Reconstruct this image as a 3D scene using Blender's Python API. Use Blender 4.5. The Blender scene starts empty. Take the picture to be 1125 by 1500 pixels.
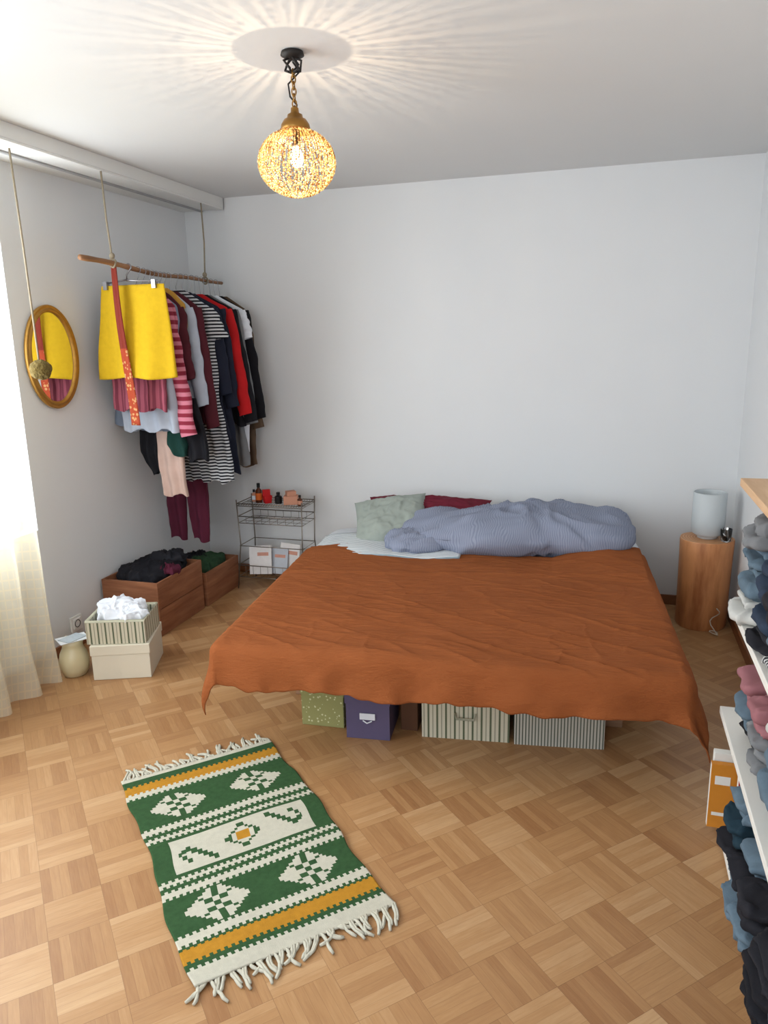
import bpy, math, random
from mathutils import Vector, Matrix, noise
random.seed(7)
sc = bpy.context.scene
try:
    sc.view_settings.view_transform = 'Standard'
    sc.view_settings.look = 'None'
except Exception as e:
    print(e)
pi = math.pi

# ------------------------------------------------------------ materials
def lin(c):
    o = []
    for v in c:
        v = v/255.0
        o.append(v/12.92 if v <= 0.04045 else ((v+0.055)/1.055)**2.4)
    return (o[0], o[1], o[2], 1.0)

def nn(nt, t, **kw):
    n = nt.nodes.new(t)
    for k, v in kw.items():
        setattr(n, k, v)
    return n

def math_n(nt, op, a, b=None, c=None):
    n = nt.nodes.new('ShaderNodeMath'); n.operation = op
    for i, v in enumerate((a, b, c)):
        if v is None: continue
        if isinstance(v, (int, float)): n.inputs[i].default_value = v
        else: nt.links.new(v, n.inputs[i])
    return n.outputs[0]

def base(name, rough=0.8, metallic=0.0, spec=0.3):
    m = bpy.data.materials.new(name); m.use_nodes = True
    nt = m.node_tree
    p = nt.nodes['Principled BSDF']
    p.inputs['Roughness'].default_value = rough
    p.inputs['Metallic'].default_value = metallic
    p.inputs['Specular IOR Level'].default_value = spec
    return m, nt, p

def mixc(nt, fac, c1, c2):
    n = nt.nodes.new('ShaderNodeMix'); n.data_type = 'RGBA'
    if isinstance(fac, (int, float)): n.inputs['Factor'].default_value = fac
    else: nt.links.new(fac, n.inputs['Factor'])
    for k, c in ((6, c1), (7, c2)):
        if isinstance(c, tuple): n.inputs[k].default_value = c
        else: nt.links.new(c, n.inputs[k])
    return n.outputs[2]

def noise_n(nt, scale, detail=3, vec=None, rough=0.5):
    n = nt.nodes.new('ShaderNodeTexNoise')
    n.inputs['Scale'].default_value = scale
    n.inputs['Detail'].default_value = detail
    n.inputs['Roughness'].default_value = rough
    if vec is None:
        tc = nt.nodes.new('ShaderNodeTexCoord'); vec = tc.outputs['Object']
    nt.links.new(vec, n.inputs['Vector'])
    return n.outputs['Fac']

def bump(nt, p, h, strength=0.3, dist=0.002):
    b = nt.nodes.new('ShaderNodeBump')
    b.inputs['Strength'].default_value = strength
    b.inputs['Distance'].default_value = dist
    nt.links.new(h, b.inputs['Height'])
    nt.links.new(b.outputs['Normal'], p.inputs['Normal'])

def M(name, rgb, rough=0.85, var=0.18, ns=12, bs=0.25, bsc=350, metallic=0.0, spec=0.25, bd=0.002):
    m, nt, p = base(name, rough, metallic, spec)
    c = lin(rgb)
    dk = (c[0]*(1-var), c[1]*(1-var), c[2]*(1-var), 1)
    lt = (min(1, c[0]*(1+var)), min(1, c[1]*(1+var)), min(1, c[2]*(1+var)), 1)
    f = noise_n(nt, ns, 3)
    nt.links.new(mixc(nt, f, dk, lt), p.inputs['Base Color'])
    if bs > 0:
        bump(nt, p, noise_n(nt, bsc, 1), bs, bd)
    return m

def stripes(name, c1, c2, period, duty, axis='Z', rough=0.85, warp=0.0, c3=None):
    m, nt, p = base(name, rough)
    tc = nt.nodes.new('ShaderNodeTexCoord')
    s = nt.nodes.new('ShaderNodeSeparateXYZ'); nt.links.new(tc.outputs['Object'], s.inputs[0])
    if axis == 'XY': co = math_n(nt, 'ADD', s.outputs['X'], s.outputs['Y'])
    else: co = s.outputs[axis]
    if warp:
        nz = noise_n(nt, 9, 2)
        co = math_n(nt, 'ADD', co, math_n(nt, 'MULTIPLY', nz, warp))
    fr = math_n(nt, 'FRACT', math_n(nt, 'DIVIDE', math_n(nt, 'ADD', co, 50.0), period))
    f = math_n(nt, 'LESS_THAN', fr, duty)
    col = mixc(nt, f, lin(c2), lin(c1))
    if c3:
        f3 = math_n(nt, 'COMPARE', fr, duty+0.5*(1-duty), 0.06)
        col = mixc(nt, f3, col, lin(c3))
    nt.links.new(col, p.inputs['Base Color'])
    bump(nt, p, noise_n(nt, 300, 1), 0.2)
    return m

def wood(name, c1, c2, scale=(3, 30, 30), rough=0.5, spec=0.4):
    m, nt, p = base(name, rough, 0, spec)
    tc = nt.nodes.new('ShaderNodeTexCoord')
    mp = nt.nodes.new('ShaderNodeMapping'); mp.inputs['Scale'].default_value = scale
    nt.links.new(tc.outputs['Object'], mp.inputs[0])
    f = noise_n(nt, 1.0, 5, mp.outputs[0], 0.6)
    r = nt.nodes.new('ShaderNodeValToRGB'); nt.links.new(f, r.inputs[0])
    r.color_ramp.elements[0].position = 0.3; r.color_ramp.elements[0].color = lin(c1)
    r.color_ramp.elements[1].position = 0.7; r.color_ramp.elements[1].color = lin(c2)
    nt.links.new(r.outputs[0], p.inputs['Base Color'])
    bump(nt, p, f, 0.15, 0.001)
    return m

# ------------------------------------------------------------ mesh builder
class MB:
    def __init__(s):
        s.v = []; s.f = []; s.mi = []; s.sm = []; s.mats = []
    def mid(s, m):
        if m not in s.mats: s.mats.append(m)
        return s.mats.index(m)
    def add(s, vs, fs, mat, smooth=True, T=None):
        o = len(s.v)
        if T is not None: vs = [T @ Vector(v) for v in vs]
        s.v.extend([tuple(v) for v in vs])
        k = s.mid(mat) if not isinstance(mat, list) else None
        for i, f in enumerate(fs):
            s.f.append([o+a for a in f])
            s.mi.append(k if k is not None else s.mid(mat[i])); s.sm.append(smooth)
    def box(s, c, d, mat, rz=0, T=None, taper=1.0):
        x, y, z = d[0]/2, d[1]/2, d[2]/2
        vs = [(-x*taper, -y*taper, -z), (x*taper, -y*taper, -z), (x*taper, y*taper, -z), (-x*taper, y*taper, -z),
              (-x, -y, z), (x, -y, z), (x, y, z), (-x, y, z)]
        R = Matrix.Translation(c) @ Matrix.Rotation(rz, 4, 'Z')
        if T is not None: R = T @ R
        s.add(vs, [(0,3,2,1), (4,5,6,7), (0,1,5,4), (1,2,6,5), (2,3,7,6), (3,0,4,7)], mat, False, R)
    def tube(s, pts, r, mat, n=8, smooth=True, T=None):
        pts = [Vector(p) for p in pts]; N = len(pts)
        rs = r if isinstance(r, (list, tuple)) else [r]*N
        vs = []; prev = None
        for i, p in enumerate(pts):
            t = (pts[min(i+1, N-1)] - pts[max(i-1, 0)])
            if t.length < 1e-9: t = Vector((0, 0, 1))
            t.normalize()
            if prev is None:
                a = Vector((0, 0, 1)) if abs(t.z) < 0.9 else Vector((1, 0, 0))
                u = t.cross(a).normalized()
            else:
                u = (prev - t*prev.dot(t)).normalized()
            prev = u; w = t.cross(u)
            for k in range(n):
                an = 2*pi*k/n
                vs.append(p + (u*math.cos(an) + w*math.sin(an))*rs[i])
        fs = [(i*n+k, i*n+(k+1) % n, (i+1)*n+(k+1) % n, (i+1)*n+k) for i in range(N-1) for k in range(n)]
        fs.append(tuple(range(n-1, -1, -1))); fs.append(tuple((N-1)*n+k for k in range(n)))
        s.add(vs, fs, mat, smooth, T)
    def lathe(s, prof, c, mat, n=32, T=None, wob=None):
        vs = []; N = len(prof)
        for (r, z) in prof:
            for k in range(n):
                a = 2*pi*k/n
                rr = r*(1 + (wob(a, z) if wob else 0))
                vs.append((c[0]+rr*math.cos(a), c[1]+rr*math.sin(a), c[2]+z))
        fs = [(i*n+k, i*n+(k+1) % n, (i+1)*n+(k+1) % n, (i+1)*n+k) for i in range(N-1) for k in range(n)]
        s.add(vs, fs, mat, True, T)
        if prof[0][0] > 1e-4: s.add(vs[:n], [tuple(range(n-1, -1, -1))], mat, False, T)
        if prof[-1][0] > 1e-4: s.add(vs[-n:], [tuple(range(n))], mat, False, T)
    def grid(s, fn, nu, nv, mat, closeu=False, smooth=True, T=None):
        vs = []
        for j in range(nv+1):
            for i in range(nu if closeu else nu+1):
                vs.append(fn(i/nu, j/nv))
        w = nu if closeu else nu+1
        fs = []
        for j in range(nv):
            for i in range(nu):
                a = j*w+i; b = j*w+((i+1) % w if closeu else i+1)
                fs.append((a, b, b+w, a+w))
        s.add(vs, fs, mat, smooth, T)
    def blob(s, c, d, mat, e1=0.5, e2=0.5, na=0.0, nf=6.0, seed=0, n=40, m=24, rz=0, T=None, mod=None, ridge=0.0, rf=6.0):
        def sp(v, e): return math.copysign(abs(v)**e, v)
        R = Matrix.Translation(c) @ Matrix.Rotation(rz, 4, 'Z')
        if T is not None: R = T @ R
        def fn(u, v):
            ph = 2*pi*u; th = -pi/2 + pi*v
            x = sp(math.cos(th), e1)*sp(math.cos(ph), e2)
            y = sp(math.cos(th), e1)*sp(math.sin(ph), e2)
            z = sp(math.sin(th), e1)
            p = Vector((x*d[0], y*d[1], z*d[2]))
            if mod: p = Vector(mod(p.x, p.y, p.z))
            if na or ridge:
                sd = Vector((seed*7.3, seed*1.7, seed*3.1))
                nv = noise.fractal(p*nf + sd, 1.0, 2.0, 3)*na
                if ridge:
                    q = p*rf + sd
                    w_ = noise.noise(q*0.5)
                    r1 = 1-abs(noise.noise(Vector((q.x+w_*2, q.y*1.6-q.x*0.5, q.z*1.3))))*3.0
                    nv += ridge*max(0, r1)**2
                dd = Vector((x*d[0]*0.3, y*d[1]*0.3, z*max(d))).normalized() if p.length > 0 else Vector((0,0,1))
                p = p + dd*nv
            return p
        s.grid(fn, n, m, mat, True, True, R)
    def obj(s, name, loc=(0, 0, 0), rz=0, parent=None, bevel=0, solid=0, sub=0, rot=None):
        me = bpy.data.meshes.new(name)
        me.from_pydata(s.v, [], s.f)
        for m in s.mats: me.materials.append(m)
        me.polygons.foreach_set('material_index', s.mi)
        me.polygons.foreach_set('use_smooth', s.sm)
        me.update()
        o = bpy.data.objects.new(name, me)
        sc.collection.objects.link(o)
        o.location = loc
        o.rotation_euler = rot if rot else (0, 0, rz)
        if parent: o.parent = parent
        if bevel:
            b = o.modifiers.new('bevel', 'BEVEL'); b.width = bevel; b.segments = 2
            b.limit_method = 'ANGLE'; b.angle_limit = 0.7
        if solid:
            b = o.modifiers.new('solid', 'SOLIDIFY'); b.thickness = solid; b.offset = 0
        if sub:
            b = o.modifiers.new('sub', 'SUBSURF'); b.levels = sub; b.render_levels = sub
        return o

def empty(name, loc=(0, 0, 0), rz=0):
    o = bpy.data.objects.new(name, None); o.location = loc; o.rotation_euler = (0, 0, rz)
    sc.collection.objects.link(o); return o

# ------------------------------------------------------------ room dims
XL, XR, YB, YF, H = -2.72, 0.72, 4.57, -1.3, 2.5
wallm = M('wall_plaster', (223, 225, 227), 0.9, 0.02, 3, 0.15, 120, bd=0.001)
ceilm = M('ceiling_paint', (220, 221, 221), 0.95, 0.02, 2, 0.1, 90, bd=0.001)
trimw = M('trim_white', (225, 225, 222), 0.5, 0.03, 5, 0)
basew = wood('baseboard_wood', (120, 75, 45), (150, 98, 62), (4, 4, 40))

# parquet floor
fm, nt, p = base('mosaic_parquet', 0.38, 0, 0.45)
tc = nn(nt, 'ShaderNodeTexCoord')
mp = nn(nt, 'ShaderNodeMapping'); mp.inputs['Rotation'].default_value = (0, 0, math.radians(45))
S = 0.16
mp.inputs['Scale'].default_value = (1/S, 1/S, 1)
mp.inputs['Location'].default_value = (40.3, 40.2, 0)
nt.links.new(tc.outputs['Object'], mp.inputs[0])
sp = nn(nt, 'ShaderNodeSeparateXYZ'); nt.links.new(mp.outputs[0], sp.inputs[0])
X, Y = sp.outputs[0], sp.outputs[1]
ix = math_n(nt, 'FLOOR', X); iy = math_n(nt, 'FLOOR', Y)
fx = math_n(nt, 'FRACT', X); fy = math_n(nt, 'FRACT', Y)
par = math_n(nt, 'MODULO', math_n(nt, 'ADD', math_n(nt, 'ADD', ix, iy), 400), 2)
inv = math_n(nt, 'SUBTRACT', 1.0, par)
def sel(a, b): return math_n(nt, 'ADD', math_n(nt, 'MULTIPLY', par, a), math_n(nt, 'MULTIPLY', inv, b))
sc_ = sel(fx, fy); al = sel(fy, fx)
s6 = math_n(nt, 'MULTIPLY', sc_, 6.0)
sid = math_n(nt, 'FLOOR', s6); sf = math_n(nt, 'FRACT', s6)
cv = nn(nt, 'ShaderNodeCombineXYZ'); nt.links.new(ix, cv.inputs[0]); nt.links.new(iy, cv.inputs[1]); nt.links.new(sid, cv.inputs[2])
wn = nn(nt, 'ShaderNodeTexWhiteNoise'); nt.links.new(cv.outputs[0], wn.inputs[0])
cv2 = nn(nt, 'ShaderNodeCombineXYZ'); nt.links.new(ix, cv2.inputs[0]); nt.links.new(iy, cv2.inputs[1])
wn2 = nn(nt, 'ShaderNodeTexWhiteNoise'); nt.links.new(cv2.outputs[0], wn2.inputs[0])
gv = nn(nt, 'ShaderNodeCombineXYZ')
nt.links.new(math_n(nt, 'ADD', math_n(nt, 'MULTIPLY', sc_, 26.0), math_n(nt, 'MULTIPLY', wn.outputs[0], 90.0)), gv.inputs[0])
nt.links.new(math_n(nt, 'MULTIPLY', al, 2.2), gv.inputs[1]); nt.links.new(math_n(nt, 'MULTIPLY', wn2.outputs[0], 60.0), gv.inputs[2])
gr = noise_n(nt, 1.0, 4, gv.outputs[0], 0.6)
fac = math_n(nt, 'ADD', math_n(nt, 'MULTIPLY', wn.outputs[0], 0.40), math_n(nt, 'MULTIPLY', wn2.outputs[0], 0.34))
fac = math_n(nt, 'ADD', fac, math_n(nt, 'MULTIPLY', par, 0.14))
fac = math_n(nt, 'ADD', fac, math_n(nt, 'MULTIPLY', math_n(nt, 'SUBTRACT', gr, 0.5), 0.6))
cr = nn(nt, 'ShaderNodeValToRGB'); nt.links.new(fac, cr.inputs[0])
e = cr.color_ramp.elements
e[0].position = 0.0; e[0].color = lin((150, 106, 68))
e[1].position = 1.0; e[1].color = lin((196, 159, 118))
q = e.new(0.5); q.color = lin((174, 132, 89))
g1 = math_n(nt, 'LESS_THAN', math_n(nt, 'MINIMUM', sf, math_n(nt, 'SUBTRACT', 1.0, sf)), 0.022)
g2 = math_n(nt, 'LESS_THAN', math_n(nt, 'MINIMUM', al, math_n(nt, 'SUBTRACT', 1.0, al)), 0.006)
gap = math_n(nt, 'MAXIMUM', math_n(nt, 'MULTIPLY', g1, 0.25), math_n(nt, 'MULTIPLY', g2, 0.5))
nt.links.new(mixc(nt, gap, cr.outputs[0], lin((90, 55, 30))), p.inputs['Base Color'])
nt.links.new(math_n(nt, 'ADD', 0.33, math_n(nt, 'MULTIPLY', gr, 0.15)), p.inputs['Roughness'])

b = MB(); b.box(((XL+XR)/2, (YB+YF)/2, -0.05), (XR-XL+0.4, YB-YF+0.4, 0.1), fm); b.obj('floor')
b = MB(); b.box(((XL+XR)/2, (YB+YF)/2, H+0.05), (XR-XL+0.4, YB-YF+0.4, 0.1), ceilm); b.obj('ceiling')
b = MB(); b.box(((XL+XR)/2, YB+0.1, H/2), (XR-XL+0.4, 0.2, H), wallm)
b.box(((-2.42+XR)/2, YB-0.0075, H/2), (XR+2.42, 0.015, H), wallm)
b.obj('wall_back')
b = MB(); b.box((XR+0.1, (YB+YF)/2, H/2), (0.2, YB-YF, H), wallm); b.obj('wall_right')
def wall_hole(name, axis, pos, a0, a1, h0, h1, w0, w1, th):
    b = MB()
    for (u0, u1, z0, z1) in ((a0, h0, 0, H), (h1, a1, 0, H), (h0, h1, 0, w0), (h0, h1, w1, H)):
        if axis == 'x': b.box((pos, (u0+u1)/2, (z0+z1)/2), (th, u1-u0, z1-z0), wallm)
        else: b.box(((u0+u1)/2, pos, (z0+z1)/2), (u1-u0, th, z1-z0), wallm)
    b.obj(name)
WY0, WY1, WZ0, WZ1 = 0.2, 2.94, 0.70, 2.32
wall_hole('wall_left', 'x', XL-0.1, YF, YB, WY0, WY1, WZ0, WZ1, 0.2)
wall_hole('wall_front', 'y', YF-0.1, XL-0.2, XR+0.2, -2.0, 0.2, 0.8, 2.25, 0.2)

def window(name, axis, pos, h0, h1, w0, w1):
    b = MB(); t = 0.05
    def bx(u0, u1, z0, z1, d=0.06):
        if axis == 'x': b.box((pos, (u0+u1)/2, (z0+z1)/2), (d, u1-u0, z1-z0), trimw)
        else: b.box(((u0+u1)/2, pos, (z0+z1)/2), (u1-u0, d, z1-z0), trimw)
    bx(h0, h1, w0, w0+t); bx(h0, h1, w1-t, w1); bx(h0, h0+t, w0+t, w1-t); bx(h1-t, h1, w0+t, w1-t)
    mid = (h0+h1)/2; bx(mid-0.04, mid+0.04, w0+t, w1-t)
    b.obj(name, bevel=0.005)
window('window_1', 'x', XL-0.12, WY0, WY1, WZ0, WZ1)
window('window_2', 'y', YF-0.12, -2.0, 0.2, 0.8, 2.25)

b = MB(); b.box(((XL+XR)/2, YB-0.022, 0.03), (XR-XL, 0.014, 0.06), basew); b.obj('baseboard_back', bevel=0.003)
b = MB(); b.box((XL+0.007, (YB+YF)/2, 0.03), (0.014, YB-YF-0.06, 0.06), basew); b.obj('baseboard_left', bevel=0.003)
b = MB(); b.box((XR-0.007, (YB+YF)/2, 0.03), (0.014, YB-YF-0.06, 0.06), basew); b.obj('baseboard_right', bevel=0.003)

# curtain track box along the window wall
b = MB()
yl = YB-YF-0.03; yc = (YB+YF)/2-0.01
b.box((-2.435, yc, 2.468), (0.03, yl, 0.064), trimw)
b.box((-2.445, yc, 2.431), (0.05, yl, 0.010), trimw)
b.box((-2.585, yc, 2.457), (0.27, yl, 0.05), trimw)
b.box((-2.58, yc, 2.428), (0.02, yl, 0.010), M('track_grey', (165, 165, 166), 0.6))
b.obj('trim_1', bevel=0.003)

# wall socket
b = MB(); pl = M('socket_plastic', (232, 232, 230), 0.4, 0.02, 3, 0)
dkp = M('socket_dark', (70, 70, 72), 0.6, 0.02, 3, 0)
b.box((0, 0, 0), (0.012, 0.085, 0.085), pl)
b.box((0.007, 0, 0), (0.006, 0.055, 0.055), pl)
R = Matrix.Rotation(pi/2, 4, 'Y')
b.lathe([(0.022, 0.0), (0.022, 0.013), (0.018, 0.0125), (0.017, 0.009)], (0, 0, 0), dkp, 20, T=R)
b.obj('wall_socket', loc=(XL+0.007, 3.12, 0.135), bevel=0.003)

# ------------------------------------------------------------ bed
TH = math.radians(4)
BL = Vector((-0.66, 3.37, 0))
TB = Matrix.Translation(BL) @ Matrix.Rotation(TH, 4, 'Z')
bed_wood = wood('bed_wood', (140, 106, 82), (168, 134, 106), (4, 30, 30))
sheet = M('white_sheet', (216, 220, 226), 0.9, 0.03, 10, 0.2, 60)
b = MB()
for (x, y) in ((-0.66, -0.38), (0.70, -0.42), (-0.80, 0.3), (0.0, 0.3), (0.80, 0.3), (-0.80, 0.9), (0, 0.9), (0.8, 0.9)):
    b.box((x, y, 0.12), (0.09, 0.09, 0.24), bed_wood)
for x in (-0.66, 0.0, 0.72): b.box((x, 0.12, 0.252), (0.07, 1.60, 0.024), bed_wood)
for i in range(14): b.box((0.02, -0.66+i*0.122, 0.273), (1.60, 0.075, 0.018), bed_wood)
def taper(x, y):
    k = max(0.0, min(1.0, (y+1)/1.5))
    return x + (0.075*(1-k)*min(1, -x/0.9) if x < 0 else 0)
b.blob((0.008, 0.015, 0.372), (0.91, 0.96, 0.088), sheet, 0.22, 0.1, 0.004, 5, 3, 96, 24, mod=lambda x, y, z: (taper(x, y), y, z))
bed = b.obj('bed', loc=BL, rz=TH, bevel=0.003)

cov, nt, p = base('terracotta_muslin', 0.95, 0, 0.1)
n1 = noise_n(nt, 5, 4)
nt.links.new(mixc(nt, n1, lin((140, 78, 42)), lin((163, 95, 55))), p.inputs['Base Color'])
tc = nn(nt, 'ShaderNodeTexCoord'); mp = nn(nt, 'ShaderNodeMapping'); mp.inputs['Scale'].default_value = (3, 16, 8)
mp.inputs['Rotation'].default_value = (0, 0, 0.12)
nt.links.new(tc.outputs['Object'], mp.inputs[0])
n2 = noise_n(nt, 3.0, 7, mp.outputs[0], 0.75)
bump(nt, p, n2, 0.9, 0.014)
b = MB()
ZT = 0.468
XE, YE = 0.915, 0.965
def cover(u, v):
    s = -XE-0.15 + u*(2*XE+0.15+0.17)
    yfar = 0.40 + 0.04*math.sin(u*7) + 0.10*max(0, 1-abs(u-0.93)/0.12) + 0.05*u + 0.012*math.sin(u*41)
    yfar += -0.08*max(0, 1-u/0.15)
    t = -YE-0.148 + v*(YE+0.148+yfar)
    ox = 0; sx = s; sgn = 0
    if s > XE-0.03: ox = s-(XE-0.03); sx = XE-0.03; sgn = 1
    if s < -XE+0.03: ox = -XE+0.03-s; sx = -XE+0.03; sgn = -1
    oy = 0; ty = t
    if t < -YE+0.03: oy = -YE+0.03-t; ty = -YE+0.03
    d = math.hypot(ox, oy)
    r = 0.04
    n = noise.noise(Vector((s*2.2, t*3.0, 3.1)))*0.009 + noise.noise(Vector((s*6+t*3, t*10, 1.0)))*0.003 + noise.noise(Vector((s*9, t*30-s*6, 5.0)))*0.0025
    # creases: long soft folds, stronger towards the foot end and the right side
    k = 0.45+0.55*max(0, min(1, 0.4*s-0.9*t))
    cz = 1-abs(noise.noise(Vector((s*2.5+t*1.5, t*9+s*3, 8.0))))*6
    n += 0.008*k*max(0, cz)**2
    cz = 1-abs(noise.noise(Vector((s*6-t*5, t*6+s*2, 18.0))))*7
    n += 0.004*k*max(0, cz)**2
    if d > 1e-6:
        a = min(d/r, pi/2)
        out = r*math.sin(a); drop = r*(1-math.cos(a)) + max(0, d-r*pi/2)
        fl = max(0, d-0.05)
        out += 0.18*fl
        w = fl*3.0*(0.022*math.sin(s*23+t*19+1) + 0.05*noise.noise(Vector((s*9, t*9, 2))))
        out += w
        dx, dy = ox/d*sgn, -oy/d
        x = sx+dx*out; y = ty+dy*out
        z = ZT-drop + 0.010*math.sin(s*11)*min(1, fl*8) + 0.010*noise.noise(Vector((s*18, 0, 4)))*min(1, fl*8)
        z -= (0.42 if sgn < 0 else 0.22)*max(0, min(ox, oy)-0.03)
        z += n*max(0, 1-d*10)
        if sgn == 1: x += 0.25*max(0, d-0.12)
    else:
        x, y = s, t
        z = ZT+n+0.002
        z += 0.005*math.exp(-((t-0.1*s-0.05)/0.02)**2)
        z += 0.010*max(0, min(1, (t-0.05)/0.35))*(0.5+0.5*math.sin(s*9+t*4))
        k = max(0, 1-((s-0.72)/0.28)**2)*max(0, min(1, (t-0.05)/0.35))
        z += 0.05*k
    return (taper(x, y), y, z)
b.grid(cover, 300, 230, cov)
b.obj('bed_cover', loc=BL, rz=TH, solid=0.004)

strp = stripes('striped_sheet', (225, 228, 230), (140, 158, 168), 0.022, 0.7, 'Y', warp=0.02)
b = MB()
def und(u, v):
    x = -0.88+u*0.85; y = 0.28+v*0.40
    return (x, y, 0.474+0.010*noise.noise(Vector((x*5, y*6, 0)))+0.006*math.sin(x*12+y*5)-0.02*max(0, 1-u*12))
b.grid(und, 60, 30, strp)
b.obj('striped_blanket', loc=BL, rz=TH, solid=0.012)

# duvet heap
duv = stripes('duvet_blue_grey', (124, 131, 152), (141, 148, 167), 0.012, 0.5, 'X', warp=0.06)
b = MB()
def dmod(x, y, z):
    k = (x+0.62)/1.24
    h = 0.66+0.46*math.sin(min(1, max(0, k))*pi*0.60)
    yy = y*(0.85+0.22*k)+0.03*math.sin(x*7)
    zz = z*h if z > 0 else z
    if z > 0:
        zz += 0.008*math.sin(x*10+y*12)
    return (x, yy, zz)
b.blob((0.235, 0.65, 0.550), (0.62, 0.31, 0.124), duv, 0.85, 0.6, 0.028, 3.2, 4, 170, 80, mod=dmod, ridge=0.024, rf=3.6)
b.blob((-0.26, 0.50, 0.505), (0.19, 0.15, 0.05), duv, 0.85, 0.7, 0.02, 6, 9, 60, 30, rz=0.35, ridge=0.02, rf=9)
b.obj('duvet', loc=BL, rz=TH)

def pillow(name, loc, rot, w, h, t, mat, seed):
    b = MB()
    def f(sgn):
        def fn(u, v):
            a = 2*u-1; c = 2*v-1
            th = t*max(0, (1-abs(a)**2.6))**0.55*max(0, (1-abs(c)**2.6))**0.55
            px = a*w*(1-0.08*(1-c*c)*abs(a)**3)
            py = c*h*(1-0.10*(1-a*a)*abs(c)**3)
            n = noise.noise(Vector((a*2+seed, c*2, sgn)))*0.03 + noise.noise(Vector((a*6+seed, c*6, sgn)))*0.012
            rr = max(0, 1-abs(noise.noise(Vector((a*2.5+c+seed, c*3-a*2, sgn*3))))*6)
            return (px, py, sgn*(th+(n+rr*rr*0.012)*min(1, th*12)))
        return fn
    b.grid(f(1), 56, 44, mat); b.grid(f(-1), 36, 28, mat)
    return b.obj(name, loc=loc, rot=rot)
gp = M('pillow_sage', (152, 160, 153), 0.9, 0.06, 8, 0.2)
mp_ = M('pillow_maroon', (104, 30, 46), 0.85, 0.1, 8, 0.2)
pillow('pillow', tuple(TB @ Vector((-0.49, 0.72, 0.56))), (math.radians(30), math.radians(-8), TH+0.15), 0.22, 0.20, 0.07, gp, 3)
pillow('pillow.001', tuple(TB @ Vector((-0.30, 0.86, 0.565))), (math.radians(30), 0, TH), 0.38, 0.15, 0.08, mp_, 8)

# ------------------------------------------------------------ under-bed storage
def fabric_basket(name, loc, rz, w, d, h, m_out, m_rim, contents=None, handle=True):
    b = MB(); t = 0.008
    for (c, dd) in (((0, -d/2+t/2, h/2), (w, t, h)), ((0, d/2-t/2, h/2), (w, t, h)),
                    ((-w/2+t/2, 0, h/2), (t, d-2*t, h)), ((w/2-t/2, 0, h/2), (t, d-2*t, h)), ((0, 0, t/2), (w-2*t, d-2*t, t))):
        b.box(c, dd, m_out)
    rr = 0.005
    x, y = w/2-t/2, d/2-t/2
    b.tube([(-x, -y, h), (x, -y, h), (x, y, h), (-x, y, h), (-x, -y, h)], rr+0.002, m_rim, 8)
    if handle:
        b.tube([(-0.04, -d/2-0.002, h*0.72), (-0.035, -d/2-0.016, h*0.60), (0.035, -d/2-0.016, h*0.60), (0.04, -d/2-0.002, h*0.72)], 0.005, m_rim, 8)
    if contents:
        for i, (cx, cy, cz, sx, sy, sz, mt) in enumerate(contents):
            b.blob((cx, cy, cz), (sx, sy, sz), mt, 0.7, 0.6, 0.02, 12, i+loc[0]*5, 60, 34, rz=i*0.5, ridge=0.018, rf=14)
    return b.obj(name, loc=loc, rz=rz, bevel=0.002)
gstripe = stripes('basket_green_stripe', (96, 104, 82), (205, 200, 180), 0.036, 0.22, 'XY', c3=(150, 150, 130))
gstripe2 = stripes('basket_fine_stripe', (100, 104, 94), (190, 188, 178), 0.0125, 0.42, 'XY')
rim = M('basket_rim', (185, 182, 160), 0.8)
cream = M('cream_card', (222, 216, 198), 0.7, 0.04, 6, 0.1)
grey_c = M('cloth_grey', (120, 122, 125)); white_c = M('cloth_white', (222, 226, 234), 0.9, 0.05)
dark_c = M('cloth_dark', (32, 32, 38)); dgreen_c = M('cloth_dark_green', (40, 66, 44))
fabric_basket('storage_basket', (-0.515, 2.83, 0.0), 0.12, 0.355, 0.26, 0.165, gstripe, rim,
              [(-0.06, 0, 0.15, 0.10, 0.10, 0.04, grey_c), (0.08, 0.0, 0.14, 0.08, 0.10, 0.045, dark_c)])
fabric_basket('storage_basket.001', (-0.148, 2.87, 0.0), 0.14, 0.35, 0.26, 0.155, gstripe2, rim,
              [(0.0, 0, 0.13, 0.14, 0.11, 0.045, dark_c)], handle=False)

def lidded_box(name, loc, rz, w, d, h, body, lid, label=None, lh=0.045):
    b = MB()
    b.box((0, 0, (h-lh)/2), (w-0.008, d-0.008, h-lh), body)
    b.box((0, 0, h-lh/2), (w, d, lh), lid)
    if label:
        b.box((0, -d/2-0.002, h*0.52), (w*0.34, 0.004, 0.028), label)
        b.tube([(-w*0.1, -d/2-0.003, h*0.43), (0, -d/2-0.012, h*0.40), (w*0.1, -d/2-0.003, h*0.43)], 0.003, label, 6)
    return b.obj(name, loc=loc, rz=rz, bevel=0.003)
gd, nt, p = base('dotted_green', 0.7)
vo = nn(nt, 'ShaderNodeTexVoronoi'); vo.inputs['Scale'].default_value = 60
tc = nn(nt, 'ShaderNodeTexCoord'); nt.links.new(tc.outputs['Object'], vo.inputs['Vector'])
nt.links.new(mixc(nt, math_n(nt, 'LESS_THAN', vo.outputs['Distance'], 0.25), lin((150, 150, 98)), lin((205, 205, 165))), p.inputs['Base Color'])
purple = M('purple_card', (92, 84, 114), 0.6, 0.05); brown = M('brown_card', (92, 62, 44), 0.7, 0.1)
lidded_box('dotted_storage_box', (-1.11, 2.78, 0), 0.06, 0.195, 0.26, 0.19, gd, gd)
lidded_box('purple_storage_box', (-0.895, 2.71, 0), 0.10, 0.19, 0.22, 0.20, purple, purple, white_c)
lidded_box('brown_storage_box', (-0.745, 2.84, 0), 0.05, 0.08, 0.26, 0.19, brown, brown)

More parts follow.
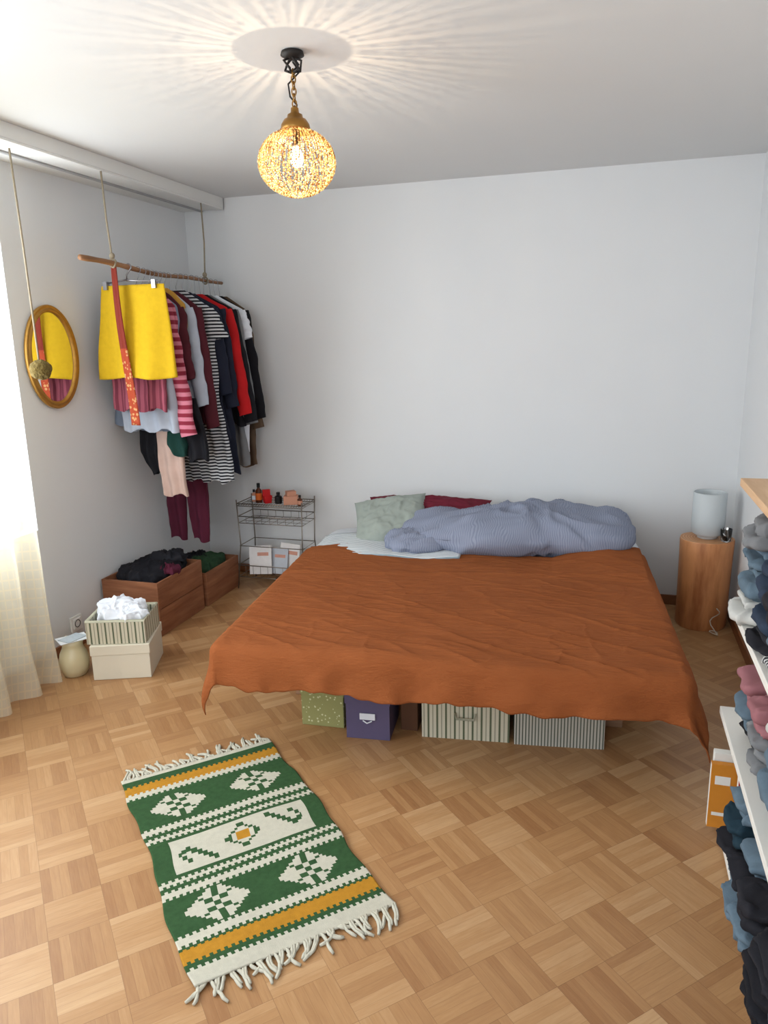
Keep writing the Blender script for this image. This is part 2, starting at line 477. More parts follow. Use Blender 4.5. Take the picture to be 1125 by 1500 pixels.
# ------------------------------------------------------------ stump + lamp
stw, nt, p = base('stump_wood', 0.45, 0, 0.4)
tc = nn(nt, 'ShaderNodeTexCoord'); mpn = nn(nt, 'ShaderNodeMapping'); mpn.inputs['Scale'].default_value = (9, 9, 1.6)
nt.links.new(tc.outputs['Object'], mpn.inputs[0])
f = noise_n(nt, 1.5, 5, mpn.outputs[0], 0.6)
r = nn(nt, 'ShaderNodeValToRGB'); nt.links.new(f, r.inputs[0])
r.color_ramp.elements[0].position = 0.28; r.color_ramp.elements[0].color = lin((148, 84, 44))
r.color_ramp.elements[1].position = 0.60; r.color_ramp.elements[1].color = lin((206, 142, 92))
nt.links.new(r.outputs[0], p.inputs['Base Color']); bump(nt, p, f, 0.4, 0.004)
sttop, nt, p = base('stump_endgrain', 0.5)
wv = nn(nt, 'ShaderNodeTexWave'); wv.wave_type = 'RINGS'; wv.rings_direction = 'Z'; wv.inputs['Scale'].default_value = 22; wv.inputs['Distortion'].default_value = 1.5
tc = nn(nt, 'ShaderNodeTexCoord'); nt.links.new(tc.outputs['Object'], wv.inputs[0])
nt.links.new(mixc(nt, wv.outputs['Fac'], lin((186, 130, 88)), lin((215, 165, 120))), p.inputs['Base Color'])
b = MB()
wob = lambda a, z: 0.03*math.sin(2*a+0.5)+0.015*math.sin(5*a+z*3)
b.lathe([(0.128, 0.0), (0.132, 0.01), (0.133, 0.2), (0.136, 0.4), (0.139, 0.49), (0.136, 0.50)], (0, 0, 0), stw, 64, wob=wob)
b.lathe([(0.136, 0.5), (0.05, 0.5005), (0.0001, 0.5005)], (0, 0, 0), sttop, 64, wob=wob)
b.obj('tree_stump_nightstand', loc=(0.55, 4.27, 0))
frost, nt, p = base('frosted_glass', 0.5, 0, 0.5)
p.inputs['Base Color'].default_value = lin((225, 232, 235)); p.inputs['Transmission Weight'].default_value = 0.35
b = MB()
b.lathe([(0.05, 0.0), (0.055, 0.012), (0.07, 0.02), (0.084, 0.03), (0.086, 0.1), (0.086, 0.25), (0.080, 0.255), (0.078, 0.25), (0.078, 0.05), (0.01, 0.035)], (0, 0, 0), frost, 40)
b.lathe([(0.012, 0.03), (0.012, 0.08), (0.028, 0.11), (0.028, 0.15), (0.001, 0.175)], (0, 0, 0), white_c, 16)
b.obj('table_lamp', loc=(0.55, 4.27, 0.503))
b = MB()
gl, nt, p = base('clear_glass', 0.05, 0, 0.5); p.inputs['Transmission Weight'].default_value = 1.0
b.lathe([(0.022, 0.0), (0.026, 0.004), (0.030, 0.07), (0.028, 0.07), (0.024, 0.008), (0.001, 0.006)], (0, 0, 0), gl, 24)
b.obj('drinking_glass', loc=(0.635, 4.20, 0.503))
b = MB()
cabm = M('cable_white', (205, 195, 180), 0.5, 0.02, 3, 0)
b.tube([(0.60+0.02*math.sin(i*0.9), 4.10-0.03*math.cos(i*0.7), 0.16-0.15*min(1, i/8)+0.004) for i in range(18)], 0.003, cabm, 6)
b.obj('lamp_cable')

# ------------------------------------------------------------ rug
gG = M('rug_green', (48, 80, 46), 0.95, 0.35, 60, 0.6, 500); gW = M('rug_cream', (192, 188, 172), 0.95, 0.14, 60, 0.6, 500)
gM = M('rug_mustard', (178, 126, 36), 0.95, 0.2, 60, 0.6, 500)
b = MB()
W_, L_ = 0.585, 1.045
NU, NV = 117, 209
def motif(dx, dy):
    a, c = abs(dx), abs(dy)
    a = math.floor(a/1.2)*1.2+0.6
    c = math.floor(c/1.0)*1.0+0.5
    inside = a*0.85+c < 8.2
    if not inside:
        return False
    if abs(a*0.85-c) < 0.75: return False
    if 3.2 < a*0.85+c < 4.3 and a > 1 and c > 1: return False
    if a < 0.7 and c > 2.5: return False
    return True
def rugcol(i, j):
    x = (i+0.5)/NU*58.5; y = (j+0.5)/NV*104.5
    jg = 0.3*(1 if (i//2) % 2 else -1)
    yy = y+jg
    def band(a, c): return a <= yy < c
    if y < 2.5 or y > 100: return gW
    if y > 97: return gG if not band(99, 100.5) else gW
    if band(2.5, 6.5): return gG
    if band(6.5, 11.5): return gM
    if band(11.5, 14.5): return gW
    if band(35, 38) or band(40.5, 42.5) or band(63, 65) or band(67.5, 70.5): return gW
    if band(86.5, 90): return gW
    if band(90, 91.2): return gG
    if band(91.2, 96.5): return gM
    if 15 < y < 35:
        for cx in (15, 43.5):
            if motif(x-cx, y-24.8): return gW
    if 70 < y < 87:
        for cx in (15, 43.5):
            if motif(x-cx, y-78.6): return gW
    if 44.5 < y < 61 and 6 < x < 52.5:
        dx, dy = x-29.2, y-52.7
        a = abs(math.floor(dx/1.2)*1.2+0.6); c = abs(math.floor(dy)+0.5)
        if a < 1.8 and c < 1.8: return gM
        if 4.6 < a+c < 6.2: return gG
        for sgn in (-1, 1):
            ex = dx*sgn
            if 9 < ex < 21:
                st = math.floor((ex-9)/1.6)
                line = -5.5+ (st if st < 5 else 5-(st-5)*0.6)*1.5
                if abs(dy*sgn-line) < 1.1: return gG
                if st >= 5 and abs(dy*sgn-(-4+ (st-5)*2.0)) < 1.0: return gG
        return gW
    return gG
vs = []
for j in range(NV+1):
    for i in range(NU+1):
        x = (i/NU-0.5)*W_; y = (0.5-j/NV)*L_
        x += 0.008*math.sin(y*9+1)+0.003*math.sin(y*31)
        z = 0.007+0.004*max(0, noise.noise(Vector((x*4, y*5, 0))))+0.010*max(0, noise.noise(Vector((x*2, y*9, 3))))
        vs.append((x, y, z))
fs = []; ms = []
for j in range(NV):
    for i in range(NU):
        a = j*(NU+1)+i
        fs.append((a, a+NU+1, a+NU+2, a+1)); ms.append(rugcol(i, j))
b.add(vs, fs, ms, True)
for end in (-1, 1):
    n = 34
    for k in range(n):
        x = (k+0.5)/n*W_-W_/2
        y0 = end*L_/2
        a = random.uniform(-0.5, 0.5); ln = random.uniform(0.045, 0.085)
        pts = []
        xx, yy = x+0.008*math.sin(y0*9+1), y0-end*0.004
        for q in range(6):
            pts.append((xx, yy, 0.008 if q < 2 else 0.005))
            a += random.uniform(-0.4, 0.4)
            xx += math.sin(a)*ln/5; yy += end*math.cos(a)*ln/5
        b.tube(pts, [0.002, 0.0032, 0.002, 0.0026, 0.003, 0.002], gW, 6)
        if k % 2:
            pts2 = [(px+0.006, py, pz+0.001) for px, py, pz in pts[:5]]
            b.tube(pts2, 0.0018, gW, 6)
b.obj('kilim_rug', loc=(-1.103, 1.909, 0), rz=math.radians(45), solid=0.005)

# ------------------------------------------------------------ pendant lamp
LX, LY = -1.02, 2.44
brass = M('aged_brass', (150, 112, 58), 0.4, 0.15, 30, 0.1, 100, metallic=0.9)
dkm = M('dark_metal', (40, 36, 34), 0.5, 0.1, 20, 0)
def beadmat(name, c, ec, st):
    m, nt, p = base(name, 0.3, 0.2, 0.6)
    p.inputs['Base Color'].default_value = lin(c)
    p.inputs['Emission Color'].default_value = lin(ec); p.inputs['Emission Strength'].default_value = st  # emission stands in for bulb light shining through the beads
    m.cycles.emission_sampling = 'NONE'
    return m
beads = [beadmat('amber_bead_glow_bright', (226, 190, 126), (255, 212, 140), 0.8), beadmat('amber_bead_glow', (205, 158, 92), (255, 185, 95), 0.32), beadmat('amber_bead_glow_dim', (165, 118, 60), (255, 170, 80), 0.1)]
pend = empty('pendant_lamp', (LX, LY, 0))
b = MB()
b.lathe([(0.001, 2.5), (0.035, 2.498), (0.038, 2.488), (0.02, 2.478), (0.001, 2.475)], (0, 0, 0), dkm, 24)
for k in range(5):
    a = k*1.3
    b.tube([(0, 0, 2.485), (0.03*math.cos(a), 0.03*math.sin(a), 2.47), (0.025*math.cos(a+0.8), 0.025*math.sin(a+0.8), 2.445), (0.008*math.cos(a), 0.008*math.sin(a), 2.44)], 0.004, dkm, 8)
z = 2.45; k = 0
while z > 2.325:
    pts = []
    for q in range(13):
        a = 2*pi*q/12
        r0, h0 = 0.0075, 0.013
        x = r0*math.cos(a); zz = z-0.013+h0*math.sin(a)
        pts.append((x, 0, zz) if k % 2 else (0, x, zz))
    b.tube(pts, 0.0022, brass, 6); z -= 0.018; k += 1
b.tube([(0, 0, 2.47), (0.02, 0.005, 2.44), (-0.022, 0.008, 2.41), (-0.014, 0, 2.37), (0.006, 0.006, 2.345), (0, 0, 2.31)], 0.003, dkm, 8)
b.lathe([(0.012, 2.335), (0.014, 2.32), (0.024, 2.315), (0.026, 2.305), (0.036, 2.30), (0.046, 2.285), (0.05, 2.262), (0.047, 2.262), (0.03, 2.285), (0.005, 2.31)], (0, 0, 0), brass, 32)
b.lathe([(0.014, 2.27), (0.014, 2.22), (0.001, 2.218)], (0, 0, 0), dkm, 16)
b.obj('lamp_fitting', parent=pend)
b = MB()
AR, CR, CZ = 0.126, 0.104, 2.170
phi = (1+5**0.5)/2
ico = [(-1, phi, 0), (1, phi, 0), (-1, -phi, 0), (1, -phi, 0), (0, -1, phi), (0, 1, phi), (0, -1, -phi), (0, 1, -phi), (phi, 0, -1), (phi, 0, 1), (-phi, 0, -1), (-phi, 0, 1)]
icof = [(0,11,5),(0,5,1),(0,1,7),(0,7,10),(0,10,11),(1,5,9),(5,11,4),(11,10,2),(10,7,6),(7,1,8),(3,9,4),(3,4,2),(3,2,6),(3,6,8),(3,8,9),(4,9,5),(2,4,11),(6,2,10),(8,6,7),(9,8,1)]
icn = [Vector(v).normalized() for v in ico]
NS = 64
for m_ in range(NS):
    an0 = 2*pi*m_/NS + random.uniform(-0.03, 0.03)
    ph = -pi/2+0.16+random.uniform(0, 0.06)
    while ph < 1.12:
        rr = math.cos(ph)
        dens = 1.0 if rr > 0.62 else (0.5 if m_ % 2 == 0 else 0)
        if rr < 0.35 and m_ % 4: dens = 0
        jit = 0.03 if ph < 0.15 else 0.012
        an = an0+random.uniform(-jit, jit)
        c = Vector((AR*rr*math.cos(an), AR*rr*math.sin(an), CZ+CR*math.sin(ph)))
        if dens:
            s_ = random.uniform(0.0024, 0.0042)
            b.add([c+v*s_ for v in icn], icof, random.choice(beads), True)
        ph += random.uniform(0.055, 0.09)
    b.tube([(AR*math.cos(t)*math.cos(an0), AR*math.cos(t)*math.sin(an0), CZ+CR*math.sin(t)) for t in [(-0.1+1.24*w/14) for w in range(15)]], random.uniform(0.0006, 0.0016), brass, 5)  # meridian wires added so the bulb throws radial streaks on the ceiling
b.obj('beaded_globe', parent=pend)
bulb = bpy.data.materials.new('bulb_glow'); bulb.use_nodes = True; nt = bulb.node_tree; nt.nodes.clear()
o_ = nn(nt, 'ShaderNodeOutputMaterial'); em = nn(nt, 'ShaderNodeEmission'); em.inputs[0].default_value = lin((255, 225, 180)); em.inputs[1].default_value = 6
tpn = nn(nt, 'ShaderNodeBsdfTransparent'); ad = nn(nt, 'ShaderNodeAddShader')
nt.links.new(em.outputs[0], ad.inputs[0]); nt.links.new(tpn.outputs[0], ad.inputs[1]); nt.links.new(ad.outputs[0], o_.inputs[0])
bulb.cycles.emission_sampling = 'NONE'
b = MB()
b.lathe([(0.001, -0.03), (0.014, -0.025), (0.021, -0.01), (0.021, 0.006), (0.013, 0.025), (0.010, 0.035), (0.001, 0.036)], (0, 0, 2.185), bulb, 20)
b.obj('bulb', parent=pend)
l = bpy.data.lights.new('bulb_light', 'POINT'); l.energy = 5.2; l.color = (1.0, 0.77, 0.52); l.shadow_soft_size = 0.0035
o = bpy.data.objects.new('bulb_light', l); o.location = (0, 0, 2.18); o.parent = pend; sc.collection.objects.link(o)

# ------------------------------------------------------------ mirror with gold frame
gold = M('gold_frame', (178, 134, 66), 0.4, 0.25, 40, 0.2, 100, metallic=0.7)
mir, nt, p = base('mirror_glass', 0.02, 1.0, 0.5); p.inputs['Base Color'].default_value = (0.85, 0.85, 0.85, 1)
b = MB()
mw, mh = 0.150, 0.225
def ring(sx, sy, prof, mat):
    def fn(u, v):
        a = 2*pi*u
        r, hgt = prof[int(round(v*(len(prof)-1)))]
        return ((sx+r)*math.cos(a), (sy+r)*math.sin(a), hgt)
    b.grid(fn, 72, len(prof)-1, mat, True)
ring(mw, mh, [(0.030, 0.0), (0.032, 0.012), (0.026, 0.020), (0.020, 0.014), (0.014, 0.016), (0.006, 0.024), (-0.002, 0.018), (-0.006, 0.008)], gold)
n = 72
b.add([(mw*math.cos(2*pi*k/n), mh*math.sin(2*pi*k/n), 0.010) for k in range(n)], [tuple(range(n))], mir, False)
b.add([((mw+.03)*math.cos(2*pi*k/n), (mh+.03)*math.sin(2*pi*k/n), 0.0) for k in range(n)], [tuple(range(n-1, -1, -1))], gold, False)
al_ = math.radians(1)
nrm = Vector((math.cos(al_), -math.sin(al_), 0)); up = Vector((0, 0, 1)); rt = up.cross(nrm)
Mx = Matrix(((rt.x, up.x, nrm.x, XL+0.012), (rt.y, up.y, nrm.y, 3.17), (rt.z, up.z, nrm.z, 1.545), (0, 0, 0, 1)))
o = b.obj('oval_wall_mirror'); o.matrix_world = Mx

# ------------------------------------------------------------ clothes rail
rope = M('jute_rope', (150, 138, 118), 0.95, 0.2, 80, 0.5, 400)
bark = wood('branch_wood', (120, 82, 52), (170, 125, 88), (20, 3, 20))
b = MB()
def rodpt(t):
    y = 3.10+t*1.38
    return Vector((-2.42+0.015*math.sin(t*5), y, 2.0-0.025*t+0.018*(2*t-1)**2+0.006*math.sin(t*11)-0.012))
b.tube([rodpt(i/24) for i in range(25)], [0.0135-0.004*(i/24)+0.001*math.sin(i*2.2) for i in range(25)], bark, 10)
for yy in (3.33, 4.27):
    t = (yy-3.10)/1.38; pr = rodpt(t)
    b.tube([(-2.425, yy, 2.43), (-2.423, yy+0.003, 2.2), (pr.x, yy, pr.z+0.02)], 0.0045, rope, 6)
    b.tube([(pr.x+0.018*math.cos(a*pi/6), yy+0.004*math.sin(a), pr.z+0.020*math.sin(a*pi/6)) for a in range(13)], 0.005, rope, 6)
    b.blob((pr.x, yy, pr.z+0.035), (0.014, 0.014, 0.016), rope, 1, 1, 0, n=12, m=8)
b.obj('hanging_clothes_rail')
b = MB()
b.tube([(-2.48, 2.80, 2.42), (-2.505, 2.84, 2.0), (-2.52, 2.865, 1.54)], 0.0045, rope, 6)
moss = M('pompom_moss', (104, 88, 48), 0.95, 0.5, 60, 1.0, 90, bd=0.01)
b.blob((-2.52, 2.87, 1.495), (0.048, 0.048, 0.046), moss, 1, 1, 0.006, 60, 2, 40, 24)
b.obj('hanging_pompom')

steel = M('hanger_steel', (150, 150, 155), 0.35, 0.05, 10, 0, metallic=0.9)
clothes = empty('hanging_clothes')
def hook(b, xc, Y, ztop):
    t = (Y-3.10)/1.38; pr = rodpt(max(0, min(1, t)))
    pts = [(xc, Y, ztop-0.01), (xc, Y, ztop+0.02), (pr.x+0.016, Y, pr.z-0.005)]
    for q in range(8):
        a = -0.2+q*0.47
        pts.append((pr.x+0.017*math.cos(a), Y, pr.z+0.017*math.sin(a)))
    b.tube(pts, 0.0018, steel, 6)
def interp(prof, z):
    for i in range(len(prof)-1):
        z0, l0, r0 = prof[i]; z1, l1, r1 = prof[i+1]
        if z <= z0 and z >= z1:
            t = (z0-z)/(z0-z1) if z0 != z1 else 0
            return l0+(l1-l0)*t, r0+(r1-r0)*t
    return prof[-1][1], prof[-1][2]
def garment(name, Y, prof, mat, hd=0.03, folds=5, fa=0.012, sleeves=None, seed=1, hk=True, parent=clothes, rot=0.0, tilt=0.0, smat=None):
    b = MB(); z0, z1 = prof[0][0], prof[-1][0]
    xm = (prof[0][1]+prof[0][2])/2
    def fn(u, v):
        z = z0+(z1-z0)*v
        l, r = interp(prof, z)
        a = 2*pi*u; c = (l+r)/2; hw = (r-l)/2
        hw *= 1+0.04*noise.noise(Vector((seed*3.3, z*6, math.cos(a))))
        cs = math.copysign(abs(math.cos(a))**0.8, math.cos(a)); sn = math.copysign(abs(math.sin(a))**0.8, math.sin(a))
        x = c+hw*cs
        dd = hd*(0.35+0.65*min(1, v*4))
        k = min(1, v*1.6)
        y = Y+dd*sn + fa*k*math.sin((x-c)*folds*2*pi/0.4+seed*2.1+z*3)+0.025*k*noise.noise(Vector((x*6+seed*5, z*3, seed)))
        y += 0.010*noise.noise(Vector((x*22, z*14, seed)))*k
        y += (x-xm)*rot
        zz = z + (0.012*math.sin((x-c)*folds*9+seed) + tilt*(x-c))*v
        return (x, y, zz)
    b.grid(fn, 80, 56, mat, True)
    if sleeves:
        for (sg, xs, zs, xe, ze, w0, w1) in sleeves:
            def sf(u, v):
                a = 2*pi*u
                x = xs+(xe-xs)*(v**0.8); z = zs+(ze-zs)*v
                w = w0+(w1-w0)*v
                yo = (x-xm)*rot
                wr_ = 0.006*noise.noise(Vector((a, v*12, seed)))
                return (x+(w+wr_)*math.cos(a)+0.010*noise.noise(Vector((seed*3, v*5, 1))), Y-0.012+yo+0.028*math.sin(a)+0.006*math.sin(v*17+seed*3), z+0.01*math.cos(a)*sg)
            b.grid(sf, 24, 40, smat or mat, True)
    if hk: hook(b, xm, Y, z0)
    return b.obj(name, parent=parent)

def top(Yc, hem, hwid=0.21, hemw=0.23, zt=1.885):
    return [(zt, Yc-0.05, Yc+0.05), (zt-0.025, Yc-0.09, Yc+0.09), (zt-0.085, Yc-hwid, Yc+hwid), (zt-0.16, Yc-hwid-0.01, Yc+hwid+0.01),
            (zt-0.3, Yc-hwid+0.01, Yc+hwid-0.01), (hem, Yc-hemw, Yc+hemw)]
def slv(xc, hw, ze, out=0.07, w0=0.055, w1=0.04, zt=1.885):
    return [(-1, xc-hw+0.02, zt-0.10, xc-hw-out, ze, w0, w1), (1, xc+hw-0.02, zt-0.10, xc+hw+out, ze, w0, w1)]

yel = M('yellow_wool', (206, 168, 30), 0.9, 0.12, 40, 0.4, 300)
maroon = M('cloth_maroon', (76, 26, 36)); black = M('cloth_black', (22, 22, 28)); navy = M('cloth_navy', (28, 32, 48))
rose = M('cloth_rose', (166, 74, 92)); red = M('cloth_red', (180, 24, 28)); lgrey = M('cloth_light_grey', (172, 180, 194))
beige = M('cloth_beige', (200, 172, 160)); brownc = M('cloth_brown', (92, 74, 58)); mustardc = M('cloth_mustard', (180, 134, 56))
bluegrey = M('cloth_blue_grey', (118, 130, 150)); wine = M('cloth_wine', (86, 30, 50)); green_c = M('cloth_teal_green', (24, 60, 54))
bw = stripes('stripe_bw', (24, 26, 34), (196, 198, 202), 0.019, 0.5, 'Z', warp=0.004)
pr_ = stripes('stripe_pink_red', (134, 38, 58), (200, 122, 140), 0.045, 0.5, 'Z', warp=0.01)
roserib = stripes('rose_rib', (126, 58, 74), (164, 86, 102), 0.03, 0.5, 'X')

b = MB()
def skirt(u, v):
    z = 1.90-0.475*v
    l = -2.575-0.065*v**0.8; r = -2.205+0.035*v
    a = 2*pi*u; c = (l+r)/2; hw = (r-l)/2
    x = c+hw*math.copysign(abs(math.cos(a))**0.75, math.cos(a))
    y = 3.45+(0.012+0.035*v)*math.sin(a)+0.014*v*math.sin((x-c)*38+1)+0.02*v*noise.noise(Vector((x*9, z*4, 0)))
    return (x, y, z+0.006*math.sin(x*20)*v)
b.grid(skirt, 80, 36, yel, True)
b.tube([(-2.56, 3.44, 1.91), (-2.42, 3.44, 1.925), (-2.22, 3.44, 1.91)], 0.003, steel, 6)
for x in (-2.54, -2.25): b.box((x, 3.438, 1.90), (0.02, 0.025, 0.04), steel)
hook(b, -2.42, 3.45, 1.93)
b.obj('yellow_skirt', solid=0.004)
tie, nt, p = base('patterned_tie', 0.7)
ck = nn(nt, 'ShaderNodeTexVoronoi'); ck.inputs['Scale'].default_value = 45
tc = nn(nt, 'ShaderNodeTexCoord'); nt.links.new(tc.outputs['Object'], ck.inputs['Vector'])
s3 = nn(nt, 'ShaderNodeSeparateXYZ'); nt.links.new(tc.outputs['Object'], s3.inputs[0])
upz = math_n(nt, 'GREATER_THAN', s3.outputs[2], 1.58)
tcol = mixc(nt, math_n(nt, 'LESS_THAN', ck.outputs['Distance'], 0.33), lin((168, 66, 36)), lin((200, 150, 100)))
nt.links.new(mixc(nt, upz, tcol, lin((128, 44, 30))), p.inputs['Base Color'])
b = MB()
b.grid(lambda u, v: (-2.445+0.035*v+(u-0.5)*(0.034+0.022*v), 3.385-0.012*math.sin(v*5)+0.004*math.sin(u*6), 1.99-0.81*v), 6, 40, tie)
b.grid(lambda u, v: (-2.445+(u-0.5)*0.034, 3.385+v*0.08, 1.99+0.018*math.sin(v*pi)), 6, 8, tie)
b.obj('patterned_tie', parent=clothes, solid=0.003)

C = -2.42
garment('blue_grey_shirt', 3.66, top(C-0.02, 1.13, 0.17, 0.2), bluegrey, sleeves=[slv(C-0.02, 0.17, 1.15, 0.07)[0]], seed=2)
garment('rose_sweater', 3.53, [(1.86, C-0.1, C+0.06), (1.78, C-0.2, C+0.14), (1.25, C-0.21, C+0.13)], roserib, seed=3)
garment('lace_blouse', 3.58, [(1.86, C-0.1, C+0.06), (1.78, C-0.19, C+0.13), (1.13, C-0.19, C+0.15)], lgrey, seed=4)
garment('striped_pink_sweater', 3.62, top(C+0.01, 1.30, 0.15, 0.15), pr_, sleeves=[(1, C+0.11, 1.78, C+0.195, 1.10, 0.04, 0.05)], seed=5)
garment('maroon_sweater', 3.70, top(C, 1.25, 0.15, 0.15), maroon, sleeves=slv(C, 0.15, 1.4, 0.02, 0.045), seed=6)
garment('mustard_top', 3.74, top(C, 1.5, 0.15, 0.16, 1.90), mustardc, seed=16)
garment('black_trousers', 3.70, [(1.3, C+0.06, C+0.20), (1.0, C+0.12, C+0.265), (0.95, C+0.13, C+0.26)], black, seed=7, hk=False)
garment('light_tee', 3.78, top(C, 1.22, 0.16, 0.17), lgrey, sleeves=slv(C, 0.16, 1.25, 0.04, 0.045), seed=8)
garment('maroon_cardigan', 3.83, top(C+0.01, 1.15, 0.17, 0.17), maroon, sleeves=slv(C+0.01, 0.17, 1.12, 0.05, 0.045), seed=9)
garment('striped_dress', 3.91, [(1.90, C-0.05, C+0.05), (1.87, C-0.1, C+0.1), (1.79, C-0.22, C+0.22), (1.68, C-0.25, C+0.26), (1.60, C-0.2, C+0.22), (1.3, C-0.18, C+0.23), (0.79, C-0.1, C+0.31)], bw, sleeves=slv(C, 0.20, 1.62, 0.05, 0.06, 0.07), seed=10, folds=6, hd=0.035)
garment('dark_blouse', 3.97, top(C+0.005, 1.05, 0.20, 0.25, 1.89), navy, sleeves=slv(C, 0.20, 1.30, 0.05), seed=31)
garment('navy_coat', 4.03, top(C, 0.82, 0.21, 0.27), navy, sleeves=slv(C, 0.21, 1.22, 0.05), seed=11)
garment('red_cardigan', 4.10, top(C+0.01, 1.30, 0.21, 0.24), red, sleeves=slv(C+0.01, 0.21, 1.17, 0.08), seed=12)
garment('black_blazer', 4.16, top(C+0.01, 1.1, 0.21, 0.25), black, sleeves=slv(C, 0.21, 1.12, 0.10), seed=13)
garment('grey_long_coat', 4.22, top(C, 0.84, 0.20, 0.24), grey_c, sleeves=slv(C, 0.20, 1.1, 0.08), seed=14)
garment('white_shirt', 4.28, top(C+0.01, 0.92, 0.21, 0.20), white_c, sleeves=slv(C+0.01, 0.20, 1.62, 0.04), seed=15)
garment('black_jacket', 4.34, top(C+0.01, 1.15, 0.19, 0.24), black, sleeves=slv(C+0.01, 0.19, 1.12, 0.08), seed=17)
garment('brown_dress', 4.40, top(C+0.01, 0.80, 0.18, 0.2), brownc, sleeves=slv(C, 0.18, 1.05, 0.05), seed=18)
garment('beige_skirt', 3.70, [(1.15, C-0.08, C+0.09), (0.74, C-0.05, C+0.11)], beige, seed=19, hk=False)
garment('teal_scarf', 3.69, [(1.15, C+0.02, C+0.10), (1.03, C-0.0, C+0.13), (0.98, C+0.05, C+0.12)], green_c, seed=23, hk=False)
garment('black_lace_top', 3.72, [(1.2, C-0.2, C+0.0), (0.98, C-0.2, C-0.03), (0.86, C-0.13, C-0.04)], black, seed=20, hk=False, folds=8)
garment('maroon_trousers', 3.975, [(1.2, C-0.20, C-0.05), (0.8, C-0.235, C-0.095), (0.40, C-0.21, C-0.10)], wine, seed=21, hk=False, hd=0.022)
garment('maroon_trousers_leg', 3.98, [(1.2, C-0.05, C+0.10), (0.8, C-0.085, C+0.07), (0.39, C-0.055, C+0.05)], wine, seed=22, hk=False, hd=0.022)

# ------------------------------------------------------------ crates
cw = wood('crate_wood', (124, 76, 50), (162, 108, 76), (4, 4, 40), 0.6)
def crate(name, loc, w, d, h, layers, contents=(), rz=0):
    b = MB(); t = 0.012
    lh = h/layers
    for k in range(layers):
        z = k*lh
        b.box((0, -d/2+t/2, z+lh/2), (w, t, lh-0.004), cw); b.box((0, d/2-t/2, z+lh/2), (w, t, lh-0.004), cw)
        b.box((-w/2+t/2, 0, z+lh/2), (t, d-2*t, lh-0.004), cw); b.box((w/2-t/2, 0, z+lh/2), (t, d-2*t, lh-0.004), cw)
    b.box((0, 0, 0.01), (w-2*t, d-2*t, 0.012), cw)
    b.box((0, 0, h-lh+0.01), (w-2*t, d-2*t, 0.012), cw)
    for i, (cx, cy, cz, sx, sy, sz, mt) in enumerate(contents):
        b.blob((cx, cy, cz), (sx, sy, sz), mt, 0.7, 0.7, 0.02, 9, i+3, 60, 34, rz=0.4*i, ridge=0.02, rf=11)
    b.obj(name, loc=loc, rz=rz, bevel=0.002)
crate('wooden_crate', (-2.52, 3.58, 0), 0.36, 0.47, 0.315, 2,
      [(0.0, 0.02, 0.31, 0.14, 0.18, 0.05, black), (0.02, 0.12, 0.35, 0.11, 0.09, 0.03, dark_c), (0.1, 0.0, 0.33, 0.05, 0.1, 0.02, wine), (-0.05, -0.05, 0.30, 0.1, 0.12, 0.04, dark_c)])
crate('wooden_crate.001', (-2.51, 4.06, 0), 0.35, 0.42, 0.215, 1,
      [(0.06, 0.0, 0.20, 0.09, 0.15, 0.05, dgreen_c), (-0.05, 0.05, 0.2, 0.09, 0.1, 0.05, black)])

RZB = math.radians(22)
d = 0.30
bx = Vector((-2.225, 2.83, 0)) + Vector((-math.sin(RZB), math.cos(RZB), 0))*d/2
lidded_box('cream_storage_box', (bx.x, bx.y, 0), RZB, 0.285, d, 0.178, cream, cream, lh=0.05)
fabric_basket('striped_fabric_basket', (bx.x-0.005, bx.y-0.01, 0.180), RZB-0.06, 0.285, 0.25, 0.115, gstripe, rim,
              [(0.0, 0.02, 0.115, 0.11, 0.09, 0.035, white_c), (-0.03, 0.02, 0.14, 0.08, 0.07, 0.025, white_c), (0.04, -0.03, 0.11, 0.07, 0.07, 0.03, white_c)], handle=False)

cer = M('cream_ceramic', (208, 196, 158), 0.3, 0.03, 5, 0, spec=0.5)
b = MB()
b.lathe([(0.045, 0), (0.055, 0.004), (0.068, 0.04), (0.072, 0.075), (0.064, 0.115), (0.050, 0.145), (0.048, 0.16), (0.056, 0.185), (0.052, 0.185), (0.044, 0.16), (0.045, 0.14), (0.06, 0.11), (0.001, 0.02)], (0, 0, 0), cer, 40)
b.tube([(0.046, 0, 0.165), (0.085, 0, 0.17), (0.105, 0, 0.14), (0.10, 0, 0.09), (0.066, 0, 0.055)], [0.009, 0.009, 0.009, 0.009, 0.010], cer, 10)
b.obj('ceramic_jug', loc=(-2.495, 2.825, 0), rz=2.6)
b = MB(); pap = M('paper', (225, 228, 230), 0.8, 0.04, 30, 0)
pink = M('paper_print', (180, 190, 196), 0.8, 0.2, 80, 0)
b.box((0, 0, 0), (0.10, 0.14, 0.003), pap, 0.3); b.box((0.0, 0, 0.004), (0.08, 0.11, 0.002), pink, 0.7)
b.obj('postcards', loc=(-2.49, 2.825, 0.1885), rz=-0.9)

